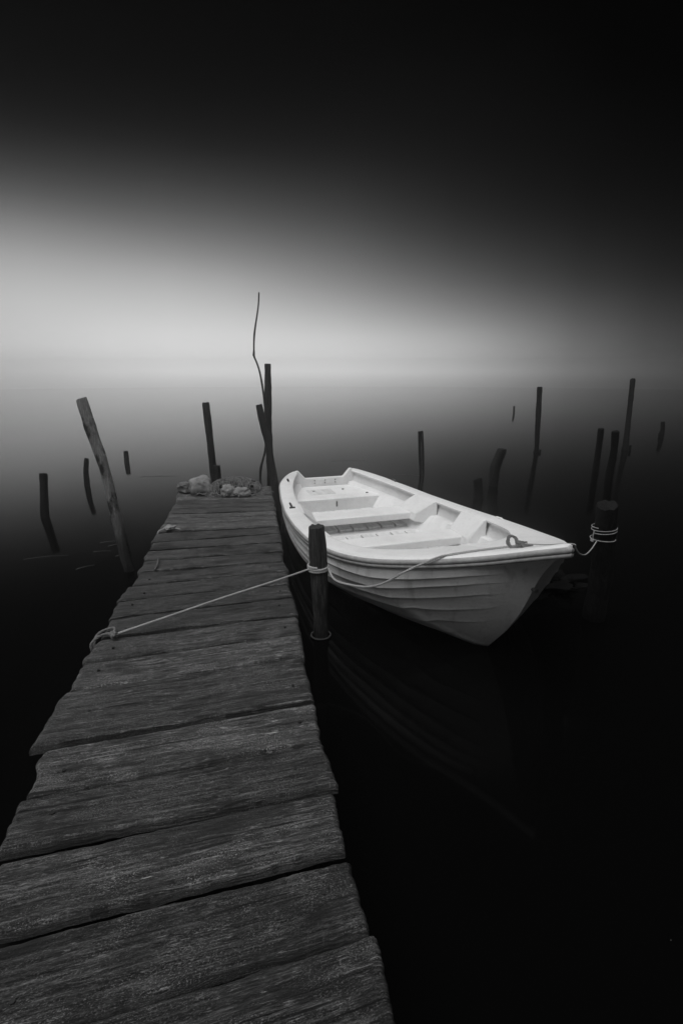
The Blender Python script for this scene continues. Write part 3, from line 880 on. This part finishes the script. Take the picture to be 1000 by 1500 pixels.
# ------------------------------------------------------------------ ropes
def loops(V, F, cx, cy, z, rad, turns, r, dz, seed=0, lean=0.0):
    pts = []
    n = 18
    for i in range(int(n * turns) + 1):
        a = 2 * math.pi * i / n + seed
        pts.append((cx + rad * math.cos(a), cy + rad * math.sin(a), z + dz * i / n + lean * math.cos(a)))
    add_rope(V, F, pts, r)
    return pts
def knot(V, F, c, r, size, seed):
    q = random.Random(seed); pts = []
    for i in range(15):
        a = i * 2.3; pts.append((c[0] + size * math.cos(a) * q.uniform(.6, 1), c[1] + size * .8 * math.sin(a) * q.uniform(.6, 1), c[2] + size * .7 * math.sin(a * .7 + 1) * q.uniform(.5, 1)))
    add_rope(V, F, pts, r)
rope = thing('mooring_rope', 'pale twisted rope from the pier edge round the grey post to the bow', 'rope', (-1.145, 2.21, ZT))
RO = Vector((-1.145, 2.21, ZT))
def rel(L): return [Vector(p) - RO for p in L]
V = []; F = []
K = (-1.145, 2.21, ZT + 0.022)
PX, PY, PZ = -0.144, 2.849, 0.485
add_rope(V, F, rel([K, (-0.95, 2.333, ZT + 0.045), (-0.65, 2.525, ZT + 0.08), (-0.4, 2.68, ZT + 0.105), (PX - 0.05, PY - 0.035, PZ)]), 0.0058)
obj('pier_line', V, F, M['rope'], rope)
V = []; F = []
loops(V, F, PX - RO.x, PY - RO.y, PZ - 0.016 - RO.z, 0.062, 2.2, 0.0078, 0.014, 3.6)
obj('post_loops', V, F, M['rope'], rope)
V = []; F = []
BK = bw(3.93, -0.01, fz(3.93) + 0.03)
cross = bw(3.93, 0.36, fz(3.93) + 0.008)
LINE = [(PX + 0.06, PY - 0.02, PZ + 0.005), (-0.04, 2.74, 0.445), (0.06, 2.68, 0.437), (0.16, 2.62, 0.455), (0.25, 2.56, 0.51), (0.35, 2.50, 0.60)]
fu = 3.84
lip = bw(fu, fb(fu) + 0.008, fz(fu) + 0.004); lip2 = bw(3.86, fb(3.86) - 0.06, fz(3.86) + 0.018)
add_rope(V, F, rel(LINE + [tuple(lip), tuple(lip2), tuple(bw(3.88, 0.18, fz(3.88) + 0.026)), tuple(BK)]), 0.0066)
obj('boat_line', V, F, M['rope'], rope)
V = []; F = []
knot(V, F, Vector(K) - RO, 0.0085, 0.018, 2); obj('pier_knot', V, F, M['rope_grey'], rope)
V = []; F = []
add_rope(V, F, rel([K, (-1.17, 2.28, ZT + 0.02), (-1.205, 2.285, ZT + 0.014), (-1.238, 2.25, ZT + 0.008), (-1.252, 2.22, ZT - 0.02), (-1.245, 2.20, ZT - 0.07)]), 0.0075)
add_rope(V, F, rel([K, (-1.19, 2.235, ZT + 0.014), (-1.225, 2.205, ZT + 0.010), (-1.252, 2.185, ZT - 0.02), (-1.245, 2.18, ZT - 0.07)]), 0.0075)
obj('pier_loop', V, F, M['rope_grey'], rope)
V = []; F = []
b_ = BK - RO
knot(V, F, b_ + Vector((0.02, 0, 0.0)), 0.0085, 0.030, 5)
knot(V, F, b_ + Vector((0.05, -0.02, -0.004)), 0.008, 0.022, 6)
ring = [b_ + Vector((-0.03 + (0.025 + 0.006 * math.sin(1.7 * a)) * math.cos(a), 0.01 + 0.024 * math.sin(a) + 0.006 * math.cos(2.3 * a), 0.016 + 0.028 * math.sin(a))) for a in [i * 0.42 + 0.0 for i in range(50)]]
add_rope(V, F, ring, 0.0065)
obj('bow_knot', V, F, M['rope_grey'], rope)

bowr = thing('bow_rope', 'thin line from the tip of the bow sagging to the thick dark post', 'rope', tuple(bw(4.3, 0, 0.87)))
BO = bw(4.3, 0, 0.87)
V = []; F = []
tipp = bw(4.325, -0.01, 0.876)
TX, TY, TZ = 1.632, 2.912, 0.651
pts = [BK + Vector((0.03, 0, 0.01)), bw(4.1, -0.05, fz(4.1) + 0.022), bw(4.24, -0.03, fz(4.24) + 0.016), tipp, tipp + Vector((0.018, 0.02, -0.025)), Vector((1.174, 2.280, 0.787)), Vector((1.295, 2.450, 0.717)), Vector((1.447, 2.680, 0.665)), Vector((1.562, 2.850, 0.651))]
add_rope(V, F, [Vector(p) - BO for p in pts], 0.0034)
obj('sagging_line', V, F, M['rope'], bowr)
V = []; F = []
loops(V, F, TX - BO.x, TY - BO.y, TZ + 0.045 - BO.z, 0.071, 2.1, 0.0026, 0.018, 3.4, 0.006)
loops(V, F, TX - 0.006 - BO.x, TY - 0.01 - BO.y, TZ + 0.003 - BO.z, 0.071, 1.0, 0.0026, 0.0, 3.4)
add_rope(V, F, [Vector((TX - .08, TY - .035, TZ)) - BO, Vector((TX - .085, TY - .04, TZ + .03)) - BO, Vector((TX - .08, TY - .035, TZ + .06)) - BO], 0.0032)
knot(V, F, Vector((TX - 0.085, TY - 0.04, TZ)) - BO, 0.0036, 0.012, 9)
obj('post_loops', V, F, M['rope'], bowr)

V = []; F = []
loops(V, F, 0, 0, 0.012, 0.062, 1.05, 0.0055, 0.0, 3.6)
tag(obj('rope_ring', V, F, M['rope_dark'], None, (-0.133, 2.849, 0.0)), 'loose loop of rope slipped down to the waterline of the grey post', 'rope')

# ------------------------------------------------------------------ small things on the water
def reed(p, q, r, label, curve=0.05):
    p, q = Vector(p), Vector(q); d = q - p; s = Vector((-d.y, d.x, 0)) * curve
    V = []; F = []
    add_tube(V, F, spline([(0, 0, 0.004), tuple(d * .5 + s + Vector((0, 0, .004))), tuple(d)], 0.03), lambda t: r * (1 - 0.6 * t), 5)
    tag(obj('reed', V, F, M['reed'], None, tuple(p)), label, 'reed', 'reeds afloat beside the pier')
RL = 'thin pale reed lying on the dark water left of the pier'
reed((-2.30, 3.96, 0), (-2.19, 4.07, .004), .0025, RL); reed((-2.29, 4.55, 0), (-2.16, 4.60, .02), .0025, RL); reed((-2.42, 4.66, 0), (-2.22, 4.70, .01), .002, RL)
reed((-2.36, 4.40, 0), (-2.20, 4.42, .004), .0018, RL); reed((-2.10, 4.28, 0), (-1.99, 4.36, .01), .0025, RL); 
reed((-2.9, 4.2, 0), (-2.55, 4.31, .004), .0018, RL)
reed((-3.28, 7.9, 0), (-2.7, 7.95, .004), .0025, RL); reed((-0.2, 9.4, 0), (0.5, 9.45, .004), .003, 'long faint reed lying on the water behind the stern of the boat')
reed((0.86, 8.0, 0.0), (1.28, 7.98, .004), .005, 'thin stick lying on the water against the split post')
v, f = blob(0, (0.36, 0.22, 0.13), 41, 0.6, 5, 2.4)
tag(obj('mass', v, f, M['dark_mass'], None, (1.56, 3.65, -0.11)), 'low black rock breaking the water behind the bow', 'mass')  # low near-black lump standing for a dark mass behind the bow
V = []; F = []
q = random.Random(3)
for k in range(45):
    x, y = q.uniform(0.35, 2.6), q.uniform(0.9, 3.6)
    a, r = q.uniform(0, 3), q.uniform(.0006, .0014)
    b = len(V)
    for t in range(5): V.append((x + r * math.cos(a + t * 1.256) * 1.3, y + r * math.sin(a + t * 1.256), 0.0035))
    F.append(tuple(b + t for t in range(5)))
sp = obj('floating_specks', V, F, M['reed'], None, smooth=False); sp['kind'] = 'stuff'; sp['label'] = 'tiny pale specks afloat on the black water'

# ------------------------------------------------------------------ haze: one box of thin mist round everything
m = bpy.data.materials.new('thin_mist'); m.use_nodes = True
t = m.node_tree; t.nodes.clear()
pv = t.nodes.new('ShaderNodeVolumePrincipled'); ot = t.nodes.new('ShaderNodeOutputMaterial')
pv.inputs['Color'].default_value = (0.99, 0.99, 0.99, 1); pv.inputs['Density'].default_value = HAZE_DENSITY; pv.inputs['Anisotropy'].default_value = 0.92
t.links.new(pv.outputs[0], ot.inputs['Volume'])
V = []; F = []; add_box(V, F, -64, 64, -64, 64, -1.0, 3.1)
hz = obj('haze', V, F, m, smooth=False); hz['kind'] = 'stuff'
